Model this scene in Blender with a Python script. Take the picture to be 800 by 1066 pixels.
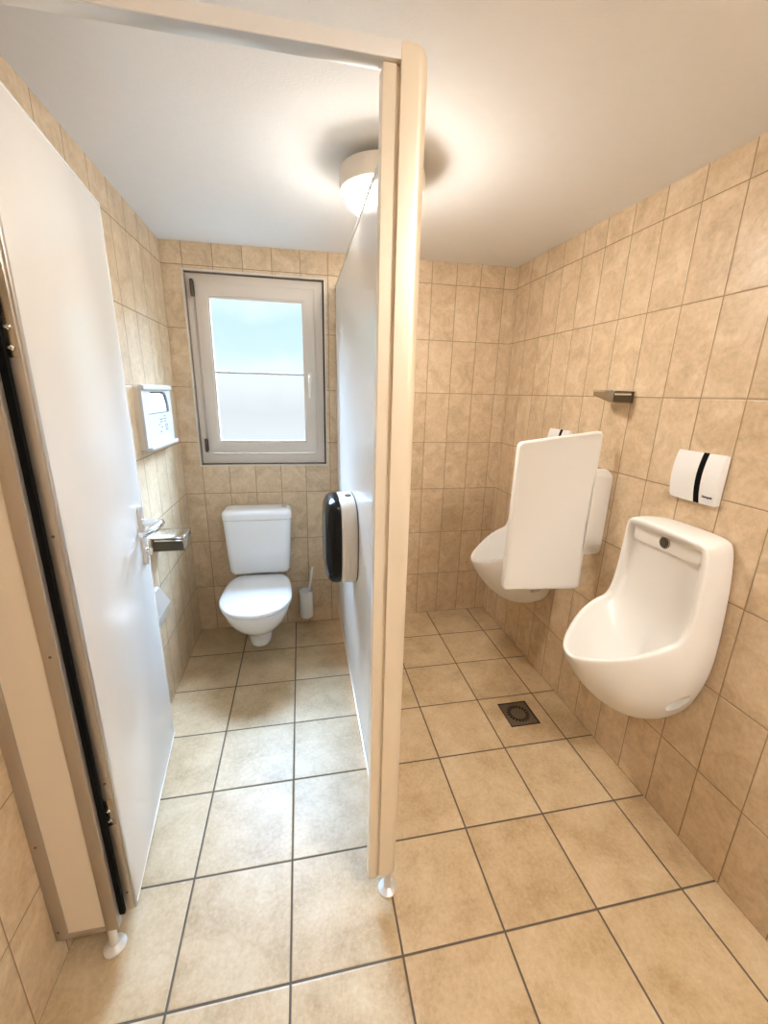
import bpy, bmesh, math, random
from mathutils import Vector, Matrix

random.seed(3)
scn = bpy.context.scene
for o in list(bpy.data.objects):
    bpy.data.objects.remove(o)
COL = scn.collection
PI = math.pi

# ---------------------------------------------------------------- room size
S = 0.33
XR, YB, ZC, XL = 1.460, 0.644, 2.399, -0.651
YF = -3.30                                   # wall behind the viewer

# ---------------------------------------------------------------- camera
def cam_axes(y, p, r):
    fw = Vector((math.sin(y)*math.cos(p), math.cos(y)*math.cos(p), math.sin(p)))
    rt = Vector((math.cos(y), -math.sin(y), 0)); up = rt.cross(fw)
    return rt*math.cos(r) + up*math.sin(r), up*math.cos(r) - rt*math.sin(r), fw
cd = bpy.data.cameras.new('camera')
cam = bpy.data.objects.new('camera', cd); COL.objects.link(cam)
rt, up, fw = cam_axes(.1992, -.2791, .0239)
cam.matrix_world = Matrix(((rt.x, up.x, -fw.x, .0784), (rt.y, up.y, -fw.y, -2.1086), (rt.z, up.z, -fw.z, 1.6219), (0, 0, 0, 1)))
cd.sensor_fit = 'HORIZONTAL'; cd.sensor_width = 36.0; cd.lens = 431.48*36/800
cd.clip_start = .02
scn.camera = cam

# ---------------------------------------------------------------- world, daylight, exposure
w = bpy.data.worlds.new('sky'); scn.world = w; w.use_nodes = True
bg = w.node_tree.nodes['Background']; bg.inputs[0].default_value = (.82, .93, 1, 1); bg.inputs[1].default_value = .65

def area(name, loc, aim, sx, sy, power, col):
    l = bpy.data.lights.new(name, 'AREA'); l.shape = 'RECTANGLE'; l.size = sx; l.size_y = sy; l.energy = power; l.color = col
    o = bpy.data.objects.new(name, l); COL.objects.link(o); o.location = loc
    o.rotation_euler = (Vector(aim)-Vector(loc)).to_track_quat('-Z', 'Y').to_euler()
    return o
# bright patch of sky high outside the window
area('daylight', (-.15, 3.0, 4.0), (-.15, .66, 1.75), 4.6, 2.6, 12500, (.51, .715, 1.0))

vs = scn.view_settings
vs.view_transform = 'Standard'; vs.look = 'None'; vs.gamma = 1; vs.use_curve_mapping = False; vs.exposure = 0.52
LAMP1, LAMP_ADDED = 50.0, 84.0  # second strength belongs to the added, unseen lamp
LAMP_COL = (1, .955, .885)

# ---------------------------------------------------------------- materials
def new_mat(name):
    m = bpy.data.materials.new(name); m.use_nodes = True
    return m, m.node_tree.nodes, m.node_tree.links, m.node_tree.nodes['Principled BSDF']

def simple(name, col, rough=.4, metal=0., coat=0., var=.03, scale=14, bump=0., bscale=200):
    m, N, L, P = new_mat(name)
    P.inputs['Roughness'].default_value = rough; P.inputs['Metallic'].default_value = metal
    if coat: P.inputs['Coat Weight'].default_value = coat; P.inputs['Coat Roughness'].default_value = .06
    tc = N.new('ShaderNodeTexCoord'); nz = N.new('ShaderNodeTexNoise'); nz.inputs['Scale'].default_value = scale; nz.inputs['Detail'].default_value = 3
    rp = N.new('ShaderNodeMapRange'); rp.inputs[3].default_value = 1-var; rp.inputs[4].default_value = 1+var
    mx = N.new('ShaderNodeMix'); mx.data_type = 'RGBA'; mx.blend_type = 'MULTIPLY'; mx.inputs[0].default_value = 1
    mx.inputs[6].default_value = (*col, 1)
    L.new(tc.outputs['Object'], nz.inputs['Vector']); L.new(nz.outputs[0], rp.inputs[0]); L.new(rp.outputs[0], mx.inputs[7]); L.new(mx.outputs[2], P.inputs['Base Color'])
    if bump:
        n2 = N.new('ShaderNodeTexNoise'); n2.inputs['Scale'].default_value = bscale; n2.inputs['Detail'].default_value = 4
        b = N.new('ShaderNodeBump'); b.inputs['Strength'].default_value = bump; b.inputs['Distance'].default_value = .004
        L.new(tc.outputs['Object'], n2.inputs['Vector']); L.new(n2.outputs[0], b.inputs['Height']); L.new(b.outputs[0], P.inputs['Normal'])
    return m

def brushed(name, col, rough=.3, metal=.85):
    m, N, L, P = new_mat(name)
    P.inputs['Metallic'].default_value = metal
    tc = N.new('ShaderNodeTexCoord'); mp = N.new('ShaderNodeMapping'); mp.inputs['Scale'].default_value = (220, 220, 3)
    nz = N.new('ShaderNodeTexNoise'); nz.inputs['Scale'].default_value = 1; nz.inputs['Detail'].default_value = 2
    r = N.new('ShaderNodeMapRange'); r.inputs[3].default_value = rough-.06; r.inputs[4].default_value = rough+.06
    L.new(tc.outputs['Object'], mp.inputs[0]); L.new(mp.outputs[0], nz.inputs[0]); L.new(nz.outputs[0], r.inputs[0]); L.new(r.outputs[0], P.inputs['Roughness'])
    P.inputs['Base Color'].default_value = (*col, 1)
    return m

def tiles(name, axes, pitch, off, gap, cols, grout, rough, cloud, speck, coat=.0, vein=True, soft=.0016):
    """square grid of tiles from world position; cols = (dark, mid, light)"""
    m, N, L, P = new_mat(name)
    def math_(op, a, b=None, c=None):
        n = N.new('ShaderNodeMath'); n.operation = op
        for k, v in enumerate((a, b, c)):
            if v is None: continue
            if isinstance(v, (int, float)): n.inputs[k].default_value = v
            else: L.new(v, n.inputs[k])
        return n.outputs[0]
    geo = N.new('ShaderNodeNewGeometry'); sep = N.new('ShaderNodeSeparateXYZ'); L.new(geo.outputs['Position'], sep.inputs[0])
    cell, dist = [], []
    for k in range(2):
        t = math_('DIVIDE', math_('SUBTRACT', sep.outputs[axes[k]], off[k]), pitch[k])
        fl = math_('FLOOR', t); fr = math_('SUBTRACT', t, fl)
        d = math_('MULTIPLY', math_('MINIMUM', fr, math_('SUBTRACT', 1., fr)), pitch[k])
        cell.append(fl); dist.append(d)
    d = math_('MINIMUM', dist[0], dist[1])
    mask = N.new('ShaderNodeMapRange'); mask.interpolation_type = 'SMOOTHSTEP'
    mask.inputs[1].default_value = gap/2-soft*.5; mask.inputs[2].default_value = gap/2+soft*.5
    L.new(d, mask.inputs[0])
    cv = N.new('ShaderNodeCombineXYZ'); L.new(cell[0], cv.inputs[0]); L.new(cell[1], cv.inputs[1])
    wn = N.new('ShaderNodeTexWhiteNoise'); L.new(cv.outputs[0], wn.inputs['Vector'])
    # every tile shifts the pattern
    sh = N.new('ShaderNodeVectorMath'); sh.operation = 'SCALE'; sh.inputs[3].default_value = 9.
    L.new(wn.outputs['Color'], sh.inputs[0])
    ad = N.new('ShaderNodeVectorMath'); ad.operation = 'ADD'; L.new(geo.outputs['Position'], ad.inputs[0]); L.new(sh.outputs[0], ad.inputs[1])
    n1 = N.new('ShaderNodeTexNoise'); n1.inputs['Scale'].default_value = cloud; n1.inputs['Detail'].default_value = 5; n1.inputs['Roughness'].default_value = .6
    n1.inputs['Distortion'].default_value = 1.0 if vein else .2
    L.new(ad.outputs[0], n1.inputs['Vector'])
    n2 = N.new('ShaderNodeTexNoise'); n2.inputs['Scale'].default_value = speck; n2.inputs['Detail'].default_value = 4; n2.inputs['Roughness'].default_value = .7
    L.new(ad.outputs[0], n2.inputs['Vector'])
    mixv = math_('ADD', math_('MULTIPLY', n1.outputs[0], .62), math_('MULTIPLY', n2.outputs[0], .38))
    tv = math_('MULTIPLY_ADD', math_('SUBTRACT', wn.outputs['Value'], .5), .05, mixv)
    cr = N.new('ShaderNodeValToRGB'); e = cr.color_ramp.elements
    e[0].position = .33; e[0].color = (*cols[0], 1); e[1].position = .66; e[1].color = (*cols[2], 1)
    k = e.new(.5); k.color = (*cols[1], 1)
    L.new(tv, cr.inputs[0])
    mx = N.new('ShaderNodeMix'); mx.data_type = 'RGBA'; mx.inputs[6].default_value = (*grout, 1)
    L.new(mask.outputs[0], mx.inputs[0]); L.new(cr.outputs[0], mx.inputs[7]); L.new(mx.outputs[2], P.inputs['Base Color'])
    rr = N.new('ShaderNodeMapRange'); rr.inputs[3].default_value = .85; rr.inputs[4].default_value = rough
    L.new(mask.outputs[0], rr.inputs[0]); L.new(rr.outputs[0], P.inputs['Roughness'])
    m2 = N.new('ShaderNodeMapRange'); m2.interpolation_type = 'SMOOTHSTEP'; m2.inputs[1].default_value = gap*.25; m2.inputs[2].default_value = gap/2+.004
    L.new(d, m2.inputs[0])
    hh = math_('ADD', math_('MULTIPLY', m2.outputs[0], 1.), math_('MULTIPLY', n2.outputs[0], .12))
    b = N.new('ShaderNodeBump'); b.inputs['Strength'].default_value = .55; b.inputs['Distance'].default_value = .0022
    L.new(hh, b.inputs['Height']); L.new(b.outputs[0], P.inputs['Normal'])
    if coat: P.inputs['Coat Weight'].default_value = coat
    return m

WT = ((.49, .355, .22), (.635, .48, .312), (.745, .595, .425))
WG = (.30, .21, .12)
M = {}
M['tile_side'] = tiles('wall_tile_side', (1, 2), (.1605, .326), (-.840, 0), .0036, WT, WG, .33, 9, 60)
M['tile_left'] = tiles('wall_tile_left', (1, 2), (.1605, .326), (-.800, 0), .0036, WT, WG, .33, 9, 60)
M['tile_back'] = tiles('wall_tile_back', (0, 2), (.1603, .326), (1.3837, 0), .0034, WT, WG, .33, 9, 60)
M['floor'] = tiles('floor_tile', (0, 1), (.33, .3284), (0, 0), .0066, ((.44, .305, .165), (.59, .44, .265), (.69, .55, .37)), (.12, .095, .07), .42, 7, 75, vein=False)
M['ceiling'] = simple('ceiling_plaster', (.86, .85, .845), .9, var=.02, scale=30, bump=.12, bscale=130)
M['plaster'] = simple('painted_plaster', (.80, .76, .70), .85, var=.02)
M['ceramic'] = simple('white_ceramic', (.86, .835, .80), .30, coat=.1, var=.008)
M['toilet'] = simple('toilet_ceramic', (.87, .87, .87), .12, coat=.4, var=.006)
M['plastic'] = simple('white_plastic', (.85, .84, .83), .28, var=.01)
M['cream'] = simple('cream_plastic', (.76, .68, .58), .35, var=.01)
M['laminate'] = simple('white_laminate', (.80, .757, .705), .22, var=.012, scale=3)
M['beige_lam'] = simple('beige_laminate', (.80, .69, .55), .35, var=.015, scale=3)
M['alu'] = brushed('brushed_aluminium', (.78, .74, .69), .34, .8)
M['alu_dark'] = brushed('grey_brown_aluminium', (.50, .44, .37), .36, .7)
M['dispenser'] = simple('dispenser_plastic', (.62, .61, .60), .3, var=.01)
M['champagne'] = brushed('champagne_aluminium', (.93, .83, .68), .38, .35)
M['satin'] = simple('satin_metal', (.82, .80, .77), .38, .45, var=.01)
M['alu_mid'] = brushed('satin_aluminium', (.68, .65, .61), .34, .7)
M['steel'] = brushed('stainless_steel', (.44, .38, .30), .22, .95)
M['chrome'] = simple('chrome', (.82, .82, .82), .12, 1., var=.01)
M['dark_steel'] = simple('dark_steel', (.20, .165, .125), .38, .8, var=.08)
M['brown_metal'] = simple('dark_brown_metal', (.075, .058, .036), .35, .2, var=.06)  # even dark brown for window hinges, sensor lens and ashtray front
M['black'] = simple('black_plastic', (.010, .009, .008), .16, coat=.0, var=.02)
M['strip_gap_black'] = simple('black_strip_and_gap', (.004, .004, .004), .8, var=.05)  # black of the sensor strip, also shade painted into gaps
for k in ('black', 'strip_gap_black'): M[k].node_tree.nodes['Principled BSDF'].inputs['Specular IOR Level'].default_value = .12 if k == 'strip_gap_black' else .13
M['darkhole'] = simple('dark_cavity', (.02, .016, .012), .8, var=.05)
M['window'] = simple('window_frame_paint', (.64, .57, .495), .38, var=.012)
M['muntin'] = simple('glazing_bar_grey', (.58, .58, .57), .5, var=.02)
M['trim'] = simple('edge_trim', (.66, .60, .53), .35, var=.02)
M['grey_ink'] = simple('grey_ink', (.20, .23, .23), .6, var=.05)
M['ink'] = simple('dark_ink', (.05, .06, .09), .5, var=.05)
M['paper'] = simple('white_paper', (.66, .67, .67), .8, var=.02)
M['bristle'] = simple('brush_bristle', (.80, .77, .72), .8, var=.08, bump=.8, bscale=300)

def glow(name, col, strength):
    m = bpy.data.materials.new(name); m.use_nodes = True; N = m.node_tree.nodes; L = m.node_tree.links; N.clear()
    o = N.new('ShaderNodeOutputMaterial'); e = N.new('ShaderNodeEmission'); e.inputs[0].default_value = (*col, 1); e.inputs[1].default_value = strength
    lw = N.new('ShaderNodeTexNoise'); lw.inputs['Scale'].default_value = 3
    L.new(e.outputs[0], o.inputs[0]); return m

def frosted():
    m = bpy.data.materials.new('glowing_frosted_glass'); m.use_nodes = True; N = m.node_tree.nodes; L = m.node_tree.links; N.clear()
    o = N.new('ShaderNodeOutputMaterial'); tr = N.new('ShaderNodeBsdfTransparent'); em = N.new('ShaderNodeEmission'); ad = N.new('ShaderNodeAddShader')
    tr.inputs[0].default_value = (.42, .44, .45, 1)
    geo = N.new('ShaderNodeNewGeometry'); sep = N.new('ShaderNodeSeparateXYZ'); L.new(geo.outputs['Position'], sep.inputs[0])
    # outside brightness painted into the pane as glow: teal above, pale below
    n1 = N.new('ShaderNodeTexNoise'); n1.inputs['Scale'].default_value = 3.5; n1.inputs['Detail'].default_value = 2
    n2 = N.new('ShaderNodeTexNoise'); n2.inputs['Scale'].default_value = 170; n2.inputs['Detail'].default_value = 3
    L.new(geo.outputs['Position'], n1.inputs['Vector']); L.new(geo.outputs['Position'], n2.inputs['Vector'])
    a1 = N.new('ShaderNodeMath'); a1.operation = 'MULTIPLY_ADD'; a1.inputs[1].default_value = .22; L.new(n1.outputs[0], a1.inputs[0]); L.new(sep.outputs[2], a1.inputs[2])
    a2 = N.new('ShaderNodeMath'); a2.operation = 'MULTIPLY_ADD'; a2.inputs[1].default_value = .10; L.new(n2.outputs[0], a2.inputs[0]); L.new(a1.outputs[0], a2.inputs[2])
    mr = N.new('ShaderNodeMapRange'); mr.inputs[1].default_value = 1.30+.16; mr.inputs[2].default_value = 2.12+.16; L.new(a2.outputs[0], mr.inputs[0])
    cr = N.new('ShaderNodeValToRGB'); e = cr.color_ramp.elements
    e[0].position = 0; e[0].color = (.66, .70, .72, 1); e[1].position = 1; e[1].color = (.66, .80, .80, 1)
    for p, c in ((.22, (.61, .64, .66)), (.42, (.70, .73, .74)), (.56, (.72, .82, .83)), (.70, (.54, .73, .735)), (.88, (.50, .70, .71))):
        k = e.new(p); k.color = (*c, 1)
    L.new(mr.outputs[0], cr.inputs[0]); L.new(cr.outputs[0], em.inputs[0]); em.inputs[1].default_value = .54
    L.new(tr.outputs[0], ad.inputs[0]); L.new(em.outputs[0], ad.inputs[1]); L.new(ad.outputs[0], o.inputs[0])
    return m
M['frosted'] = frosted()
M['lamp_glass'] = glow('lit_lamp_glass', LAMP_COL, LAMP1)
M['lamp_glass_added'] = glow('lit_lamp_glass_added', LAMP_COL, LAMP_ADDED)

# ---------------------------------------------------------------- mesh helpers
def box(bm, x0, x1, y0, y1, z0, z1, bev=0., seg=2):
    b = bmesh.new()
    bmesh.ops.create_cube(b, size=1)
    for v in b.verts:
        v.co = Vector(((x0+x1)/2+v.co.x*(x1-x0), (y0+y1)/2+v.co.y*(y1-y0), (z0+z1)/2+v.co.z*(z1-z0)))
    if bev: bmesh.ops.bevel(b, geom=b.edges[:], offset=bev, segments=seg, profile=.5, affect='EDGES')
    add(bm, b); return bm

def add(bm, b, mtx=None):
    if mtx: bmesh.ops.transform(b, matrix=mtx, verts=b.verts)
    off = {}
    for v in b.verts: off[v] = bm.verts.new(v.co)
    for f in b.faces:
        try:
            nf = bm.faces.new([off[v] for v in f.verts]); nf.material_index = f.material_index; nf.smooth = f.smooth
        except ValueError: pass
    b.free()

def loft(bm, rings, cap0=True, cap1=True, mat=0):
    vr = [[bm.verts.new(p) for p in r] for r in rings]
    n = len(vr[0])
    for a, b in zip(vr, vr[1:]):
        for i in range(n):
            j = (i+1) % n
            try: bm.faces.new((a[i], a[j], b[j], b[i])).material_index = mat
            except ValueError: pass
    for cap, r in ((cap0, vr[0][::-1]), (cap1, vr[-1])):
        if cap: bm.faces.new(r).material_index = mat
    return vr

def lathe(bm, prof, c=(0, 0, 0), n=40, mat=0, axis='Z'):
    """prof = [(r, h)] closed ends where r == 0"""
    rings = []
    for r, h in prof:
        r = max(r, 1e-5); ring = []
        for k in range(n):
            a = 2*PI*k/n
            p = (r*math.cos(a), r*math.sin(a), h)
            if axis == 'X': p = (h, p[0], p[1])
            if axis == 'Y': p = (p[1], h, p[0])
            ring.append(Vector(p)+Vector(c))
        rings.append(ring)
    loft(bm, rings, True, True, mat)
    return bm

def tube(bm, pts, r, n=12, caps=True):
    pts = [Vector(p) for p in pts]; rings = []
    for i, p in enumerate(pts):
        t = (pts[min(i+1, len(pts)-1)]-pts[max(i-1, 0)]).normalized()
        u = t.orthogonal().normalized() if i == 0 else (u - t*u.dot(t)).normalized()
        v = t.cross(u); rr = r[i] if isinstance(r, (list, tuple)) else r
        rings.append([p+(u*math.cos(2*PI*k/n)+v*math.sin(2*PI*k/n))*rr for k in range(n)])
    loft(bm, rings, caps, caps); return bm

def rrect(cx, cy, hx, hy, r, n=6):
    out = []
    r = min(r, hx*.999, hy*.999)
    for sx, sy, a0 in ((1, 1, 0), (-1, 1, PI/2), (-1, -1, PI), (1, -1, 3*PI/2)):
        for k in range(n+1):
            a = a0+PI/2*k/n
            out.append((cx+sx*(hx-r)+r*math.cos(a), cy+sy*(hy-r)+r*math.sin(a)))
    return out

def prism(bm, poly, h0, h1, plane='XY', bev=0., seg=3, mat=0):
    """extrude a 2D outline between two heights of the third axis"""
    def P(a, b, h): return {'XY': (a, b, h), 'XZ': (a, h, b), 'YZ': (h, a, b)}[plane]
    b = bmesh.new()
    loft(b, [[Vector(P(x, y, h0)) for x, y in poly], [Vector(P(x, y, h1)) for x, y in poly]], mat=mat)
    if bev:
        es = [e for e in b.edges if any(len(f.verts) > 4 for f in e.link_faces)]
        bmesh.ops.bevel(b, geom=es, offset=bev, segments=seg, profile=.5, affect='EDGES')
    add(bm, b); return bm

def obj(name, bm, mat, parent=None, smooth=None, sub=0, loc=None):
    bmesh.ops.remove_doubles(bm, verts=bm.verts, dist=1e-6)
    bmesh.ops.recalc_face_normals(bm, faces=bm.faces)
    me = bpy.data.meshes.new(name); bm.to_mesh(me); bm.free()
    for m in (mat if isinstance(mat, (list, tuple)) else [mat]): me.materials.append(M[m])
    o = bpy.data.objects.new(name, me); COL.objects.link(o)
    if parent: o.parent = parent
    if loc: o.location = loc
    if sub:
        s = o.modifiers.new('subdivision', 'SUBSURF'); s.levels = sub; s.render_levels = sub
        for p in me.polygons: p.use_smooth = True
    elif smooth:
        for p in me.polygons: p.use_smooth = True
        me.set_sharp_from_angle(angle=math.radians(smooth))
    return o

def tag(o, label, cat, group=None):
    o['label'] = label; o['category'] = cat
    if group: o['group'] = group
    return o

def thing(name, label, cat, loc=(0, 0, 0), rz=0., group=None):
    o = bpy.data.objects.new(name, None); COL.objects.link(o); o.location = loc; o.rotation_euler = (0, 0, rz); o.empty_display_size = .1
    return tag(o, label, cat, group)

def struct(name, bm, mat, **k):
    o = obj(name, bm, mat, **k); o['kind'] = 'structure'; return o

nb = bmesh.new

# ================================================================ the setting
struct('floor', box(nb(), XL, XR, YF, YB, -.10, 0), 'floor')
b = nb()                                                   # underside warped to imitate lens distortion along the wall lines
q = [[b.verts.new((x, y, z)) for x, y, z in row] for row in (
    ((XL, YF, 2.455), (XR, YF, 2.385), (XR, YF, 2.60), (XL, YF, 2.60)), ((XL, -1.2, 2.455), (XR, -1.2, 2.385), (XR, -1.2, 2.60), (XL, -1.2, 2.60)),
    ((XL, YB, 2.396), (XR, YB, 2.410), (XR, YB, 2.60), (XL, YB, 2.60)))]
for r0, r1 in zip(q, q[1:]):
    for i in range(4): b.faces.new((r0[i], r0[(i+1) % 4], r1[(i+1) % 4], r1[i]))
b.faces.new(q[0][::-1]); b.faces.new(q[-1])
struct('ceiling', b, 'ceiling')
struct('wall_left', box(nb(), XL-.10, XL, YF, YB, -.10, ZC+.20), 'tile_left')
struct('wall_right', box(nb(), XR, XR+.10, YF, YB, -.10, ZC+.20), 'tile_side')
struct('wall_front', box(nb(), XL-.10, XR+.10, YF-.10, YF, -.10, ZC+.20), 'plaster')
WX0, WX1, WZ0, WZ1 = -.543, .237, 1.160, 2.258           # window opening
b = nb()
box(b, XL-.10, WX0, YB, YB+.14, -.10, ZC+.20); box(b, WX1, XR+.10, YB, YB+.14, -.10, ZC+.20)
box(b, WX0, WX1, YB, YB+.14, -.10, WZ0); box(b, WX0, WX1, YB, YB+.14, WZ1, ZC+.20)
struct('wall_back', b, 'tile_back')

def ring_xz(bm, x0, x1, z0, z1, t, y0, y1, bev=0.):
    """mitred rectangular frame in the XZ plane"""
    o = [(x0, z0), (x1, z0), (x1, z1), (x0, z1)]; i = [(x0+t, z0+t), (x1-t, z0+t), (x1-t, z1-t), (x0+t, z1-t)]
    b = bmesh.new()
    for k in range(4):
        j = (k+1) % 4
        loft(b, [[Vector((p[0], y, p[1])) for p in (o[k], o[j], i[j], i[k])] for y in (y0, y1)], False, False)
        for y in (y0, y1):
            try: b.faces.new([b.verts.new((p[0], y, p[1])) for p in (o[k], o[j], i[j], i[k])])
            except ValueError: pass
    bmesh.ops.remove_doubles(b, verts=b.verts, dist=1e-5)
    dead = [f for f in b.faces if abs(f.normal.y) < .1 and f.calc_area() > 0 and all(len(e.link_faces) > 2 for e in f.edges if abs((e.verts[0].co-e.verts[1].co).y) < 1e-6)]
    # mitre faces lie inside the frame
    mit = [f for f in b.faces if abs(f.normal.y) < .1 and abs(abs(f.normal.x)-abs(f.normal.z)) < .6]
    bmesh.ops.delete(b, geom=mit, context='FACES_ONLY')
    bmesh.ops.recalc_face_normals(b, faces=b.faces)
    if bev:
        es = [e for e in b.edges if len(e.link_faces) == 2 and e.calc_face_angle() > .5]
        bmesh.ops.bevel(b, geom=es, offset=bev, segments=2, profile=.5, affect='EDGES')
    add(bm, b); return bm

win = bpy.data.objects.new('window_1', None); COL.objects.link(win); win['kind'] = 'structure'; win.location = (0, YB, 0)
obj('tile_edge_trim', ring_xz(nb(), WX0-.007, WX1+.007, WZ0-.007, WZ1+.007, .008, -.0025, .02), 'trim', win)
obj('dark_gap_ring', ring_xz(nb(), WX0, WX1, WZ0, WZ1, .03, .055, .12), 'strip_gap_black', win)  # black ring paints the dark gap round the frame and stops light leaking
fr = obj('window_frame', ring_xz(nb(), -.539, .229, 1.166, 2.252, .064, .03, .10, .004), 'window', win, smooth=40)
sash = obj('sash', ring_xz(nb(), -.492, .178, 1.236, 2.204, .066, .012, .075, .005), 'window', win, smooth=40)
obj('glazing_bead', ring_xz(nb(), -.430, .116, 1.302, 2.138, .012, .018, .06, .003), 'window', sash, smooth=40)
obj('muntin', box(nb(), -.420, .106, .020, .034, 1.714, 1.728, .003), 'muntin', sash, smooth=40)
obj('window_pane', box(nb(), -.424, .110, .036, .041, 1.308, 2.132), 'frosted', sash)
for z0, z1, xx in ((2.125, 2.215, -.503), (1.243, 1.325, -.503)):
    b = nb(); lathe(b, [(0, z0), (.008, z0), (.009, z0+.002), (.009, z1-.002), (.008, z1), (0, z1)], (xx, .006, 0), 16)
    box(b, xx-.010, xx+.010, .006, .034, z0+.008, z1-.008, .002)
    obj('hinge', b, 'brown_metal', fr, smooth=40)
b = nb(); prism(b, rrect(.142, 1.705, .014, .034, .012), .000, .013, 'XZ', .003)
hb = obj('handle_plate', b, 'cream', sash, smooth=40)
b = nb(); tube(b, [(.142, .0, 1.710), (.142, -.030, 1.710), (.142, -.036, 1.702), (.142, -.036, 1.65), (.142, -.034, 1.585)], [.009, .009, .010, .010, .008], 14)
obj('window_handle', b, 'cream', hb, smooth=50)

# ================================================================ cubicle: partition, pilaster, rail, door
PX = .306                                                  # stall face of the partition panel
def foot(name, x, y, ztop, parent, loc):
    b = nb()
    lathe(b, [(0, 0), (.030, 0), (.0315, .003), (.030, .007), (.019, .013), (.0125, .017), (.0115, .022), (.0115, ztop), (0, ztop)], (x-loc[0], y-loc[1], 0), 32)
    return obj('foot', b, 'satin', parent, smooth=40)

pl = (PX+.014, -1.12, 0)
part = thing('cubicle_partition', 'tall white laminate side panel of the cubicle with champagne rounded end post', 'partition', pl)
def loc_box(x0, x1, y0, y1, z0, z1, bev=0.): return box(nb(), x0-pl[0], x1-pl[0], y0-pl[1], y1-pl[1], z0, z1, bev)
obj('panel', loc_box(PX, PX+.028, -1.105, YB-.002, .118, 2.216, .001), 'laminate', part)
b = nb()
for z0, z1 in ((2.214, 2.228), (.108, .120)):
    box(b, PX-.002-pl[0], PX+.030-pl[0], -1.10-pl[1], YB-.002-pl[1], z0, z1, .002)
obj('edge_profile', b, 'alu', part, smooth=40)
# end post: rounded tube plus door-stop rebate
prof = [(.285, -1.150), (.318, -1.150)]
for k in range(1, 9):
    a = -PI/2+PI/2*k/8; prof.append((.318+.024*math.cos(a), -1.126+.024*math.sin(a)))
prof += [(.342, -1.098), (.285, -1.098)]
b = nb()
ZT = 2.252
rings = []
for z, ins in ((.092, .002), (.094, 0), (ZT-.026, 0), (ZT-.020, .0008), (ZT-.012, .004), (ZT-.006, .009), (ZT-.0015, .016), (ZT, .022)):
    ring = []
    for x, y in prof:
        xx = min(x, .342-ins*1.25) if z > 1 else x
        ring.append(Vector((xx-pl[0], y-pl[1], z)))
    rings.append(ring)
loft(b, rings)
post = obj('end_post', b, 'champagne', part, smooth=40)
b = nb(); prism(b, [(x-pl[0], y-pl[1]) for x, y in ((.2515, -1.142), (.277, -1.142), (.277, -1.137), (.286, -1.137), (.286, -1.104), (.2515, -1.104))], .078, 2.2215, 'XY')
obj('door_stop', b, 'champagne', post, smooth=30)
foot('foot', .318, -1.131, .10, part, pl)

# left pilaster
pl2 = (-.565, -1.14, 0)
pil = thing('cubicle_pilaster', 'narrow beige front panel in an aluminium frame between left wall and door', 'panel', pl2)
def pb(x0, x1, y0, y1, z0, z1, bev=0., bm=None): return box(bm or nb(), x0-pl2[0], x1-pl2[0], y0-pl2[1], y1-pl2[1], z0, z1, bev)
obj('panel', pb(-.628, -.512, -1.151, -1.133, .118, 2.205), 'beige_lam', pil)
b = nb(); pb(-.6505, -.618, -1.155, -1.130, .100, 2.222, .0015, b); pb(-.522, -.488, -1.155, -1.130, .100, 2.222, .0015, b); pb(-.620, -.520, -1.1545, -1.1305, .1005, .118, .0015, b); pb(-.620, -.520, -1.1545, -1.1305, 2.20, 2.2215, .0015, b)
frm = obj('frame', b, 'alu_dark', pil, smooth=40)
for x, z in ((-.640, .135), (-.637, .46), (-.640, 1.2), (-.505, 1.02), (-.640, 1.9)):
    b = nb(); lathe(b, [(0, 0), (.0035, 0), (.0030, -.0012), (.0012, -.0015), (.0011, -.0006), (0, -.0006)], (x-pl2[0], -1.155-pl2[1], z), 14, axis='Y'); obj('screw', b, 'dark_steel', frm, smooth=40)
obj('dark_gap_strip', pb(-.4885, -.474, -1.140, -1.130, .135, 2.20), 'strip_gap_black', pil)  # black strip in place of the shaded gap beside the door
foot('foot', -.520, -1.135, .105, pil, pl2)

# header rail
pl3 = (-.18, -1.13, 2.222)
rail = thing('header_rail', 'square aluminium rail running below the ceiling over the cubicle opening', 'rail', pl3)
obj('rail_tube', box(nb(), XL-pl3[0], .2845-pl3[0], -.020, .014, .0005, .0285, .0012), 'alu_mid', rail, smooth=40)
obj('cover_strip', box(nb(), XL-pl3[0], .2840-pl3[0], -.0225, -.0190, .0008, .0282, .0008), 'plastic', rail, smooth=40)

# door, opened into the cubicle: local Y runs along the leaf, local X is its stall face
TH = .1092
door = thing('cubicle_door', 'white laminate cubicle door with lever handle, opened inward against the left wall', 'door', (-.455, -1.113, 0), TH)
DZ0, DZ1, DW, DT = .112, 2.182, .697, .038
obj('leaf', box(nb(), -DT, 0, .006, DW-.003, DZ0+.004, DZ1-.003, .0012), 'laminate', door, smooth=40)
b = nb(); box(b, -DT-.0015, .0012, 0, .0145, DZ0, DZ1, .0012); box(b, -DT+.014, -.003, -.006, .001, DZ0+.01, DZ1-.006, .001)
ep = obj('edge_profile', b, 'alu_dark', door, smooth=40)
b = nb(); box(b, -DT-.001, .0012, .012, DW, DZ0, DZ0+.007, .001); box(b, -DT-.001, .0012, .012, DW, DZ1-.007, DZ1, .001); box(b, -DT-.001, .0012, DW-.006, DW, DZ0, DZ1, .001)
obj('edging', b, 'plastic', door, smooth=40)
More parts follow.
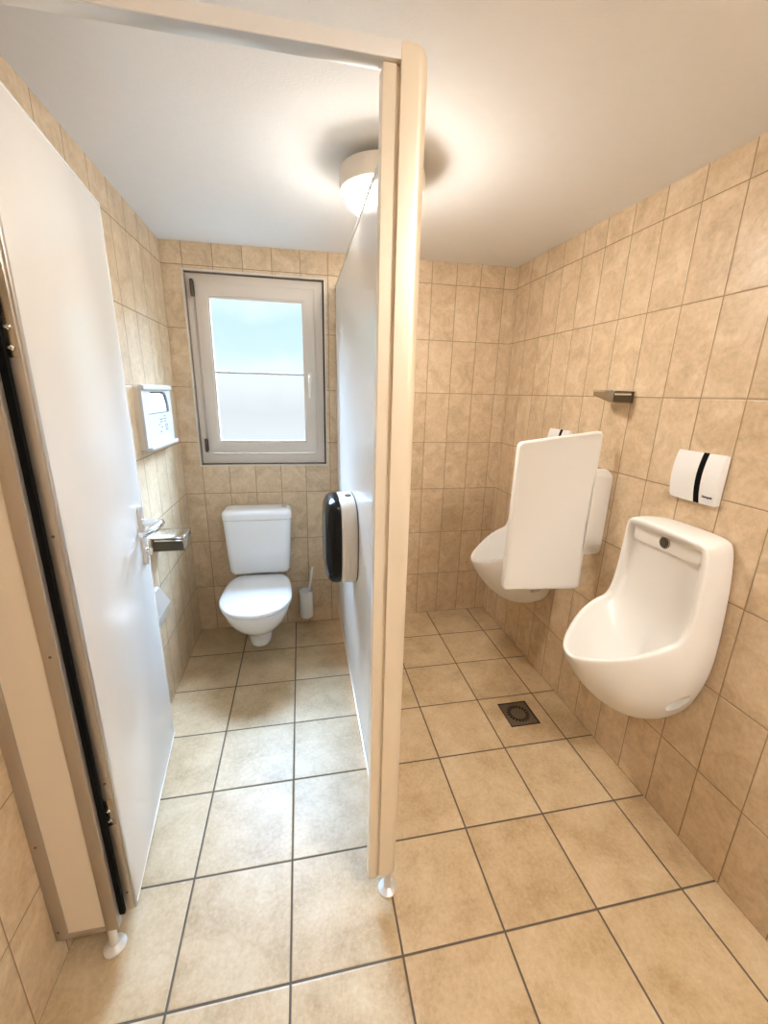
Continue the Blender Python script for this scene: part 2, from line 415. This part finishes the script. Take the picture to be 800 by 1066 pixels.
for z0, z1 in ((1.672, 1.86), (.455, .545)):
    b = nb(); box(b, -DT+.008, -.004, -.0075, .0, z0, z1, .001)
    hp = obj('hinge_plate', b, 'steel', ep, smooth=40)
    for z in ((z0+.018, z0+.056, z1-.02) if z1-z0 > .1 else (z0+.055, z0+.02)):
        b = nb(); lathe(b, [(0, 0), (.0060, 0), (.0055, -.003), (.003, -.0045), (.002, -.0032), (0, -.0032)], (-.016, -.0075, z), 18, axis='Y'); obj('screw', b, 'chrome', ep, smooth=40)
    b = nb(); lathe(b, [(0, z0+.01), (.007, z0+.01), (.007, z1-.03), (.0055, z1-.028), (0, z1-.028)], (-DT+.004, -.004, 0), 16); obj('hinge_pin', b, 'steel', ep, smooth=40)
for z in (.19, .60, 1.30):
    b = nb(); lathe(b, [(0, 0), (.0038, 0), (.003, -.0016), (0, -.0016)], (-.013, -.006, z), 14, axis='Y'); obj('screw', b, 'dark_steel', ep, smooth=40)
# handle set
HY = .632
b = nb(); prism(b, rrect(HY, 1.085, .019, .116, .018), .0, .009, 'YZ', .003)
hs = obj('handle_plate', b, 'alu', door, smooth=40)
b = nb(); tube(b, [(.008, HY, 1.135), (.052, HY, 1.135), (.066, HY-.005, 1.135), (.073, HY-.016, 1.135), (.073, HY-.035, 1.135), (.066, HY-.085, 1.135), (.050, HY-.135, 1.135), (.036, HY-.155, 1.135)], [.014, .0125, .0135, .014, .0135, .0125, .0115, .0105], 16)
obj('lever', b, 'chrome', hs, smooth=50)
b = nb(); lathe(b, [(0, .008), (.013, .008), (.013, .016), (.012, .018), (0, .018)], (0, HY, 1.02), 24, axis='X'); box(b, .016, .030, HY-.004, HY+.004, 1.008, 1.032, .002)
obj('thumb_turn', b, 'chrome', hs, smooth=40)

# ================================================================ toilet
TX = -.212
t = thing('toilet', 'white wall hung toilet with closed lid and cistern under the window', 'toilet', (TX, YB, 0))
def egg(w, ym, yf, yb, z, n=56, pb=4., wb=None):
    out = []
    for k in range(n):
        a = 2*PI*k/n; c, s = math.cos(a), math.sin(a)
        if s <= 0:
            x = w*math.copysign(abs(c)**.92, c); y = ym+(yf-ym)*abs(s)**1.0
        else:
            x = w*math.copysign(abs(c)**(2/pb), c); y = ym+(yb-ym)*abs(s)**(2/pb)
            if wb is not None: x *= 1+(wb/w-1)*((y-ym)/(yb-ym))**1.5
        out.append(Vector((x, y, z)))
    return out
b = nb()
loft(b, [egg(.045, -.33, -.400, -.21, .088, wb=.04), egg(.063, -.33, -.420, -.19, .093, wb=.06), egg(.070, -.33, -.428, -.17, .12, wb=.065), egg(.074, -.33, -.436, -.12, .165, wb=.07), egg(.084, -.34, -.455, -.06, .20, wb=.08),
         egg(.110, -.36, -.505, -.02, .230, wb=.10), egg(.146, -.39, -.570, -.001, .275, wb=.12), egg(.178, -.41, -.622, -.001, .335, wb=.15), egg(.190, -.42, -.645, -.001, .385, wb=.165), egg(.192, -.42, -.650, -.001, .408, wb=.17), egg(.186, -.42, -.644, -.003, .4145, wb=.165)])
obj('bowl', b, 'toilet', t, smooth=60, sub=1)
b = nb()
loft(b, [egg(.197, -.43, -.655, -.13, .4145, pb=5, wb=.17), egg(.202, -.43, -.662, -.125, .418, pb=5, wb=.175), egg(.202, -.43, -.662, -.125, .4255, pb=5, wb=.175), egg(.196, -.43, -.654, -.13, .4285, pb=5, wb=.17)])
obj('seat', b, 'toilet', t, smooth=50)
b = nb()
loft(b, [egg(.199, -.43, -.660, -.118, .4335, pb=5, wb=.176), egg(.206, -.43, -.671, -.114, .4375, pb=5, wb=.18), egg(.206, -.43, -.671, -.114, .446, pb=5, wb=.18), egg(.201, -.43, -.664, -.119, .4535, pb=5, wb=.175), egg(.18, -.43, -.635, -.135, .4575, pb=5, wb=.155), egg(.10, -.42, -.53, -.22, .459, pb=3, wb=.09)])
lid = obj('seat_lid', b, 'toilet', t, smooth=50)
for sx in (-1, 1):
    b = nb(); lathe(b, [(0, -.022), (.011, -.022), (.012, -.018), (.012, .018), (.011, .022), (0, .022)], (sx*.085, -.104, .437), 18, axis='X'); obj('hinge', b, 'plastic', lid, smooth=40)
def rr3(hx, y0, y1, r, z, bow=0.):
    pts = rrect(0, (y0+y1)/2, hx, (y1-y0)/2, r, 7)
    return [Vector((x, y-(bow*(1-(x/hx)**2) if y < (y0+y1)/2 else 0), z)) for x, y in pts]
b = nb()
loft(b, [rr3(.168, -.140, -.004, .03, .468), rr3(.182, -.155, -.003, .038, .474), rr3(.189, -.164, -.002, .04, .496), rr3(.198, -.168, -.002, .04, .62, .004), rr3(.2075, -.171, -.002, .04, .80, .006), rr3(.209, -.172, -.002, .04, .838, .006)])
cis = obj('cistern', b, 'toilet', t, smooth=50)
b = nb()
loft(b, [rr3(.208, -.171, -.002, .04, .840, .006), rr3(.2125, -.175, -.002, .042, .8425, .006), rr3(.2135, -.176, -.002, .042, .868, .006), rr3(.211, -.173, -.002, .04, .882, .006), rr3(.204, -.163, -.006, .034, .893, .006), rr3(.19, -.148, -.012, .028, .899, .004), rr3(.15, -.12, -.03, .02, .902)])
cl = obj('cistern_lid', b, 'toilet', cis, smooth=50)
b = nb(); prism(b, rrect(.168, -.085, .016, .030, .012), .894, .906, 'XY', .003)
fb = obj('flush_button', b, 'chrome', cl, smooth=40); fb['label'] = 'small chrome flush button'

# toilet brush and its holder
BX, BY = .078, YB-.062
bh = thing('brush_holder', 'white round brush holder on the back wall right of the toilet', 'brush holder', (BX, BY, .078))
b = nb(); lathe(b, [(0, 0), (.036, 0), (.043, .006), (.045, .016), (.0455, .200), (.0445, .205), (.041, .203), (.0405, .196), (.038, .02), (.034, .012), (0, .012)], (0, 0, 0), 40)
obj('cup', b, 'plastic', bh, smooth=50)
obj('wall_bracket', box(nb(), -.018, .018, .042, .0615, .09, .16, .003), 'plastic', bh, smooth=40)
br = thing('toilet_brush', 'thin white brush handle leaning out of the round holder', 'brush', (BX, BY, .091))
b = nb(); tube(b, [(.006, 0, .10), (.018, .002, .17), (.034, .004, .27), (.050, .006, .365)], [.0075, .0075, .008, .008], 14)
obj('handle', b, 'plastic', br, smooth=50)
b = nb(); lathe(b, [(0, .002), (.02, .004), (.030, .018), (.031, .06), (.028, .085), (.014, .10), (0, .102)], (0, 0, 0), 30); obj('brush_head', b, 'bristle', br, smooth=50)

# ================================================================ things in the cubicle
# paper dispenser on the partition: axis along X, towards the stall
dp = thing('toilet_paper_dispenser', 'rounded cream and glossy black paper dispenser mounted on the white partition', 'dispenser', (PX, -.262, .768))
def sell(hy, hz, x, n=64, p=3.2, zc=.204):
    out = []
    for k in range(n):
        a = 2*PI*k/n; c, s = math.cos(a), math.sin(a)
        out.append(Vector((x, hy*math.copysign(abs(c)**(2/p), c), zc+hz*math.copysign(abs(s)**(2/p), s))))
    return out
b = nb(); loft(b, [sell(.186, 0.1920, 0), sell(.188, 0.1950, -.004), sell(.192, 0.1980, -.010), sell(.190, 0.1980, -.060), sell(.186, 0.1950, -.070), sell(.17, 0.1820, -.073)])
obj('body', b, 'cream', dp, smooth=40)
b = nb(); loft(b, [sell(.180, 0.1900, -.0725), sell(.1865, 0.1975, -.074), sell(.187, 0.1980, -.090), sell(.184, 0.1950, -.108), sell(.174, 0.1840, -.124), sell(.150, 0.1580, -.136), sell(.10, .11, -.142), sell(.04, .05, -.143)])
cv = obj('cover', b, 'black', dp, smooth=50); cv['label'] = 'glossy black bulging cover'
b = nb(); loft(b, [sell(.187, .194, .0), sell(.1885, .1965, -.0012), sell(.1885, .1965, -.0030), sell(.187, .194, -.0040)])
obj('seam', b, 'strip_gap_black', dp, smooth=40)
b = nb(); lathe(b, [(0, .396), (.014, .396), (.014, .4065), (.012, .409), (0, .409)], (-.028, -.02, 0), 24); obj('lock', b, 'dark_steel', dp, smooth=40)

# seat cover dispenser on the left wall (local X out of the wall, Y along it)
sd = thing('seat_cover_dispenser', 'flat white seat cover dispenser with half round slot on left wall', 'dispenser', (XL, .195, 1.335))
HW, HH = .214, .300
b = nb(); prism(b, rrect(0, HH/2, HW-.006, HH/2-.006, .012), 0, .026, 'YZ', .002)
obj('body', b, 'cream', sd, smooth=40)
b = nb()
outer = rrect(0, HH/2, HW, HH/2, .016, 5)
inner = []
y0, y1, z0, z1, r = -.155, .165, .165, .268, .07
inner = [(y0, z0), (y1, z0)]
for k in range(9): a = PI/2*k/8; inner.append((y1-r+r*math.cos(a), z1-r+r*math.sin(a)))
for k in range(9): a = PI/2+PI/2*k/8; inner.append((y0+r+r*math.cos(a), z1-r+r*math.sin(a)))
q = bmesh.new()
for lp in (outer, inner):
    vv = [q.verts.new((.024, y, z)) for y, z in lp]
    for i in range(len(vv)): q.edges.new((vv[i], vv[(i+1) % len(vv)]))
bmesh.ops.triangle_fill(q, edges=q.edges[:], use_beauty=True)
ex = bmesh.ops.extrude_face_region(q, geom=q.faces[:])
bmesh.ops.translate(q, vec=(.012, 0, 0), verts=[v for v in ex['geom'] if isinstance(v, bmesh.types.BMVert)])
add(b, q)
fc = obj('front_cover', b, 'dispenser', sd, smooth=40)
obj('top_rim', box(nb(), .034, .048, -HW+.002, HW-.002, HH-.022, HH-.002, .004), 'dispenser', sd, smooth=40)
obj('bottom_rim', box(nb(), .034, .056, -HW+.002, HW-.002, .004, .020, .004), 'dispenser', sd, smooth=40)
b = nb(); box(b, .0262, .0268, -.175, .18, .15, .285); obj('slot', b, 'darkhole', sd)
b = nb(); prism(b, [(-.150, .168), (.135, .168), (.135, .205), (.10, .255), (.05, .262), (-.148, .262)], .027, .033, 'YZ', .001); obj('paper', b, 'paper', sd, smooth=40)
b = nb(); box(b, .0361, .0366, .075, .115, .075, .108, .0)
for k, (yy, zz, ww) in enumerate(((.02, .135, .05), (.08, .135, .035), (.02, .122, .04), (.08, .122, .03), (.02, .095, .03), (.0, .075, .03), (-.02, .11, .02), (.08, .148, .03))):
    box(b, .0361, .0365, yy-ww/2, yy+ww/2, zz-.0028, zz+.0028)
obj('printed_pictograms', b, 'grey_ink', fc)
b = nb(); box(b, .0366, .0369, .088, .102, .080, .103); obj('pictogram_figure', b, 'paper', fc)

# ashtrays: box on the wall, dark open near side, lip and lid
def ashtray(label, loc, flip, tall, length, width):
    r = thing('wall_ashtray', label, 'ashtray', loc, 0, 'metal wall ashtrays')
    s = 1 if flip else -1                                   # +X from the left wall, -X from the right wall
    w2 = width/2
    def wedge(bm, u0, u1, a0, a1, zt, zb0, zb1, bev=.0015):
        q = bmesh.new()
        P = lambda u, v, z: Vector((s*u, v, z))
        ring0 = [P(u0, a0, zb0), P(u1, a0, zb0), P(u1, a0, zt), P(u0, a0, zt)]
        ring1 = [P(u0, a1, zb1), P(u1, a1, zb1), P(u1, a1, zt), P(u0, a1, zt)]
        loft(q, [ring0, ring1])
        if bev: bmesh.ops.bevel(q, geom=q.edges[:], offset=bev, segments=2, profile=.5, affect='EDGES')
        add(bm, q)
    obj('wall_plate', wedge_mesh(wedge, 0, .004, -w2, w2, tall, 0, 0), 'steel', r, smooth=40)
    obj('tray', wedge_mesh(wedge, .004, length, -w2+.003, w2, tall-.008, 0, tall*.55), 'steel', r, smooth=40)
    obj('lid', wedge_mesh(wedge, .003, length+.004, -w2-.004, w2+.002, tall, tall-.006, tall-.006), 'chrome', r, smooth=40)
    obj('lip', box(nb(), min(s*.016, s*(length-.004)), max(s*.016, s*(length-.004)), -w2-.001, -w2+.004, tall-.022, tall-.014, .0015), 'chrome', r, smooth=40)
    fd = obj('opening', box(nb(), min(s*.008, s*(length-.003)), max(s*.008, s*(length-.003)), -w2+.0005, -w2+.0035, .004, tall-.010), 'brown_metal', r)
    return r
def wedge_mesh(f, *a):
    bm = nb(); f(bm, *a); return bm
ashtray('metal wall ashtray on the left wall beside the door handle', (XL, .022, .853), True, .074, .148, .145)
ashtray('metal wall ashtray high on the tiled wall above the urinals', (XR, -.468, 1.604), False, .054, .100, .128)

# white box low on the left wall, half behind the door
hb_ = thing('hygiene_box', 'white wedge shaped wall box low on left wall behind the door edge', 'box', (XL, -.17, .475))
b = nb(); prism(b, [(0, 0), (.014, .004), (.050, .100), (.052, .112), (.046, .122), (.012, .190), (0, .195)], -.11, .11, 'XZ', .004); obj('body', b, 'plastic', hb_, smooth=40)
b = nb(); prism(b, [(.0535, .108), (.0565, .114), (.050, .126), (.014, .196), (.0, .2), (.0, .196), (.012, .1915), (.047, .1235)], -.113, .113, 'XZ'); obj('shaded_upper_face', b, 'alu', hb_, smooth=40)  # grey sheet paints the shading on the upper face

# ================================================================ urinals
def cr(p0, p1, p2, p3, t):
    return .5*((2*p1)+(-p0+p2)*t+(2*p0-5*p1+4*p2-p3)*t*t+(-p0+3*p1-3*p2+p3)*t**3)
# stations from the top centre (0) round one side to the bowl tip: W wall, C belly control, R rim, N rim normal (u, z), P spine of the basin (u, z)
ST = [
 ((0, 0, .792),     (.075, 0, .806),     (.138, 0, .796),    (1, .10), (.104, .72)),
 ((0, .075, .791),  (.075, .080, .805),  (.136, .085, .794), (1, .10), (.104, .70)),
 ((0, .132, .785),  (.070, .148, .796),  (.128, .148, .786), (1, .10), (.104, .68)),
 ((0, .152, .765),  (.068, .178, .770),  (.124, .172, .762), (1, .06), (.104, .66)),
 ((0, .166, .71),   (.068, .188, .71),   (.122, .177, .71),  (1, .03), (.103, .63)),
 ((0, .178, .62),   (.068, .198, .60),   (.122, .182, .615), (1, .05), (.102, .57)),
 ((0, .185, .52),   (.075, .208, .49),   (.127, .187, .515), (1, .16), (.100, .48)),
 ((0, .189, .44),   (.085, .220, .39),   (.150, .187, .447), (.85, .5), (.102, .38)),
 ((0, .190, .37),   (.11, .235, .30),    (.205, .185, .421), (.45, .88), (.110, .28)),
 ((0, .186, .30),   (.15, .242, .21),    (.278, .165, .386), (.35, .93), (.140, .205)),
 ((0, .172, .22),   (.20, .228, .10),    (.350, .122, .350), (.3, .95), (.185, .165)),
 ((0, .145, .135),  (.235, .18, .02),    (.402, .078, .327), (.25, .97), (.225, .155)),
 ((0, .088, .078),  (.25, .105, -.030),  (.430, .038, .312), (.2, .98), (.26, .165)),
 ((0, 0, .058),     (.255, 0, -.048),    (.438, 0, .306),    (.2, .98), (.275, .172)),
]
def stations(sub=3):
    n = len(ST); out = []
    flat = [[c for part in s for c in part] for s in ST]
    def mir(v): return [v[0], -v[1], v[2], v[3], -v[4], v[5], v[6], -v[7], v[8]]+v[9:]
    get = lambda i: mir(flat[-i]) if i < 0 else (mir(flat[2*(n-1)-i]) if i > n-1 else flat[i])
    half = []
    for i in range(n-1):
        for k in range(sub):
            half.append([cr(get(i-1)[c], get(i)[c], get(i+1)[c], get(i+2)[c], k/sub) for c in range(len(flat[0]))])
    half.append(flat[-1])
    return half+[mir(v) for v in half[-2:0:-1]]
def urinal_mesh():
    sts = stations(); n = len(sts)
    R = [Vector(s[6:9]) for s in sts]
    rings = [[] for _ in range(16)]
    cen = Vector((.18, 0, .5))
    for i, s in enumerate(sts):
        W, C, r = Vector(s[0:3]), Vector(s[3:6]), R[i]
        N = Vector((s[9], 0, s[10])).normalized()
        T = (R[(i+1) % n]-R[i-1]).normalized()
        N = (N-T*N.dot(T)).normalized()
        I = N.cross(T).normalized()
        if I.dot(Vector((s[11], 0, s[12]))-r) < 0: I = -I
        sp = Vector((s[11], 0, s[12]))
        bz = lambda t: W*(1-t)**2+C*2*t*(1-t)+r*t*t
        inn2 = r+I*.040-N*.030
        inn3 = r+I*.052-N*.046 if N.z > .6 else r+I*.046-N*.030
        L_ = [W, bz(.06), bz(.2), bz(.4), bz(.6), bz(.8), bz(.93), r, r+N*.005+I*.007, r+N*.005+I*.016, r+I*.023-N*.001, r+I*.027-N*.012, inn2,
              inn2.lerp(sp, .35) + Vector((0, 0, -.045*max(0, N.z-.3))), inn2.lerp(sp, .72)+Vector((0, 0, -.028*max(0, N.z-.3))), sp]
        for k, p in enumerate(L_): rings[k].append(p)
    bm = nb()
    loft(bm, rings, True, False)
    bmesh.ops.remove_doubles(bm, verts=bm.verts, dist=.0008)
    return bm
def urinal(label, yc):
    t = thing('urinal', label, 'urinal', (XR, yc, .395), PI, 'urinals on the right wall')
    bowl = obj('bowl', urinal_mesh(), 'ceramic', t, sub=2)
    # scooped fixing recesses low on either flank, cut out of the bowl
    q = nb()
    for sd_ in (-1, 1):
        e = nb(); bmesh.ops.create_uvsphere(e, u_segments=28, v_segments=18, radius=1)
        add(q, e, Matrix.Translation((.112, sd_*.190, .206)) @ Matrix.Rotation(sd_*-.35, 4, 'Z') @ Matrix.Rotation(.55, 4, 'Y') @ Matrix.Diagonal((.050, .052, .027, 1)))
    cut = obj('recess_shape', q, 'ceramic', t)
    md = bowl.modifiers.new('recess', 'BOOLEAN'); md.operation = 'DIFFERENCE'; md.object = cut; md.solver = 'EXACT'
    bpy.context.view_layer.update()
    me = bpy.data.meshes.new_from_object(bowl.evaluated_get(bpy.context.evaluated_depsgraph_get()))
    bowl.modifiers.clear()
    if len(me.polygons) > 3000: bowl.data = me
    bpy.data.objects.remove(cut)
    for p in bowl.data.polygons: p.use_smooth = True
    bowl.data.set_sharp_from_angle(angle=math.radians(50))
    for sd_ in (-1, 1):
        b = nb(); lathe(b, [(0, -.006), (.007, -.006), (.007, .004), (0, .004)], (0, 0, 0), 18, axis='Y')
        obj('fixing_hole', b, 'darkhole', t, smooth=40, loc=(.100, sd_*.151, .212))
    # raised band under the top edge with round flush sensor
    b = nb(); pts = rrect(0, .7365, .1425, .034, .012, 5)
    loft(b, [[Vector((u, y*(1-k), z if k == 0 else .7365+(z-.7365)*(1-k*3))) for y, z in pts] for u, k in ((.096, 0), (.109, 0), (.112, .008), (.1125, .02))])
    band = obj('flush_band', b, 'ceramic', t, smooth=50)
    b = nb(); lathe(b, [(0, .110), (.022, .110), (.023, .113), (.021, .1155), (.018, .1158)], (0, 0, .735), 30, axis='X'); rg = obj('sensor_ring', b, 'steel', band, smooth=40)
    b = nb(); lathe(b, [(0, .113), (.0185, .113), (.0180, .1165), (.012, .1175), (0, .118)], (0, 0, .735), 30, axis='X'); obj('sensor_lens', b, 'brown_metal', band, smooth=40)
    return t
YU1, YU2 = -.930, -.022
u1 = urinal('large white ceramic urinal nearest the viewer, below the full flush plate', YU1)
u2 = urinal('white ceramic urinal in the far corner, mostly hidden by the divider', YU2)

def flush_plate(label, yc, zc=1.363):
    t = thing('flush_plate', label, 'flush plate', (XR, yc, zc), PI, 'urinal flush plates')
    hw, hh = .091, .087
    arc = [(.017+.013*(1-(k/8)**2), hh*k/8) for k in range(-8, 9)]
    b = nb(); prism(b, [(0, hh-.004), (0, -hh+.004)]+[(u, z) for u, z in arc], -hw, hw, 'XZ', .0025, 2)
    obj('cover', b, 'plastic', t, smooth=35)
    # black sensor strip following the bulged front
    b = nb()
    loft(b, [[Vector((u-.006, .0085, z)), Vector((u+.0008, .0085, z)), Vector((u+.0008, .0295, z)), Vector((u-.006, .0295, z))] for u, z in arc])
    obj('sensor_strip', b, 'strip_gap_black', t, smooth=35)
    return t
f1 = flush_plate('white curved flush plate with black stripe above the nearest urinal', -.908)
f2 = flush_plate('white flush plate just peeking over the top of the urinal divider', -.070, 1.370)
# small dark maker mark, too blurred in the photo to be read: a short run of strokes
b = nb()
y = .042
for wdt, h, g in ((.0055, .0085, .0012), (.0034, .0058, .0010), (.0036, .0058, .0010), (.0036, .0056, .0010), (.0036, .0074, .0010), (.0034, .0056, .0010), (.0034, .0058, .0010), (.0030, .0068, .0010)):
    z0 = -.062 - (.0018 if h == .0074 else 0)
    uu = .017+.013*(1-(.059/.087)**2)
    box(b, uu-.002, uu+.0012, y, y+wdt, z0, z0+h*.34); box(b, uu-.002, uu+.0012, y, y+.0012, z0, z0+h); box(b, uu-.002, uu+.0012, y+wdt-.0012, y+wdt, z0, z0+h*.9)
    y += wdt+g
obj('maker_mark', b, 'ink', f1)

# ceramic divider between the urinals
YD = -.500
dv = thing('urinal_divider', 'white ceramic privacy divider standing out from the wall between both urinals', 'divider', (XR, YD, .745))
# side outline (u, z): slanted top, lower corner nearer the wall
c = [(.487, .008), (.086, -.014), (.089, .742), (.483, .692)]
def round_poly(c, r, n=6):
    out = []
    m = len(c)
    for i in range(m):
        p, a, q = Vector(c[i-1]), Vector(c[i]), Vector(c[(i+1) % m])
        d0, d1 = (p-a).normalized(), (q-a).normalized()
        s, e = a+d0*r, a+d1*r
        for k in range(n+1):
            t = k/n; out.append(s*(1-t)**2+a*2*t*(1-t)+e*t*t)
    return [(v.x, v.y) for v in out]
b = nb(); pts = round_poly(c, .024)
cx, cz = .29, .36
def dring(y, k): return [Vector((-(cx+(u-cx)*k), y, cz+(z-cz)*k)) for u, z in pts]
loft(b, [dring(.004, .955), dring(.0, .975), dring(.002, .99), dring(.008, 1.0), dring(.020, 1.0), dring(.026, .99), dring(.029, .97)])
obj('panel', b, 'ceramic', dv, smooth=50)
b = nb(); pts2 = rrect(.050, .366, .050, .200, .022, 6)
def fring(y, k, top): return [Vector((-(.050+(u-.050)*(1-k)) if u < .05 else -u, y, z-(top*(1 if z > .366 else 0)))) for u, z in pts2]
loft(b, [fring(.004, .03, .03), fring(.008, 0, .014), fring(.030, 0, 0), fring(.052, 0, 0), fring(.058, .03, .01)])
obj('wall_bracket', b, 'ceramic', dv, smooth=50)

# ================================================================ floor drain
dr = thing('floor_drain', 'square dark steel floor drain with a ring of slots below urinals', 'drain', (1.167, -.462, 0))
b = nb()
for x0, x1, y0, y1 in ((-.081, .081, -.082, -.076), (-.081, .081, .072, .082), (-.081, -.077, -.076, .072), (.071, .081, -.076, .072)):
    box(b, x0, x1, y0, y1, 0, .0016)
obj('frame', b, 'darkhole', dr)
b = nb(); box(b, -.077, .071, -.076, .072, .0, .0030, .0008)
lathe(b, [(.037, .003), (.0375, .0036), (.034, .0040), (0, .0040)], (-.003, -.002, 0), 40)
gr = obj('grate', b, 'dark_steel', dr, smooth=30)
b = nb()
for k in range(20):
    a = 2*PI*k/20; q = bmesh.new(); box(q, .039, .059, -.0055, .0055, .0028, .0036)
    add(b, q, Matrix.Translation((-.003, -.002, 0)) @ Matrix.Rotation(a, 4, 'Z'))
sl = obj('slot_ring', b, 'darkhole', gr)

# ================================================================ ceiling lamps
def ceiling_lamp(label, x, y, mat):
    t = thing('ceiling_lamp', label, 'lamp', (x, y, ZC), 0, 'round ceiling lamps')
    b = nb(); lathe(b, [(0, 0), (.150, 0), (.156, -.004), (.158, -.012), (.157, -.058), (.154, -.067), (.150, -.069), (.147, -.065), (.146, -.050), (0, -.050)], n=56)
    obj('base_ring', b, 'cream', t, smooth=40)
    b = nb(); lathe(b, [(0, -.052), (.138, -.054), (.142, -.062), (.141, -.078), (.130, -.100), (.108, -.120), (.075, -.135), (.04, -.142), (0, -.144)], n=56)
    obj('glass_dome', b, mat, t, smooth=60)
    return t
ceiling_lamp('round lit ceiling lamp above the partition, half hidden by its end post', .400, -.335, 'lamp_glass')
ceiling_lamp('added unseen ceiling lamp behind the viewer, lighting the front of the room', 1.05, -2.30, 'lamp_glass_added')  # lamp added out of view to brighten the front
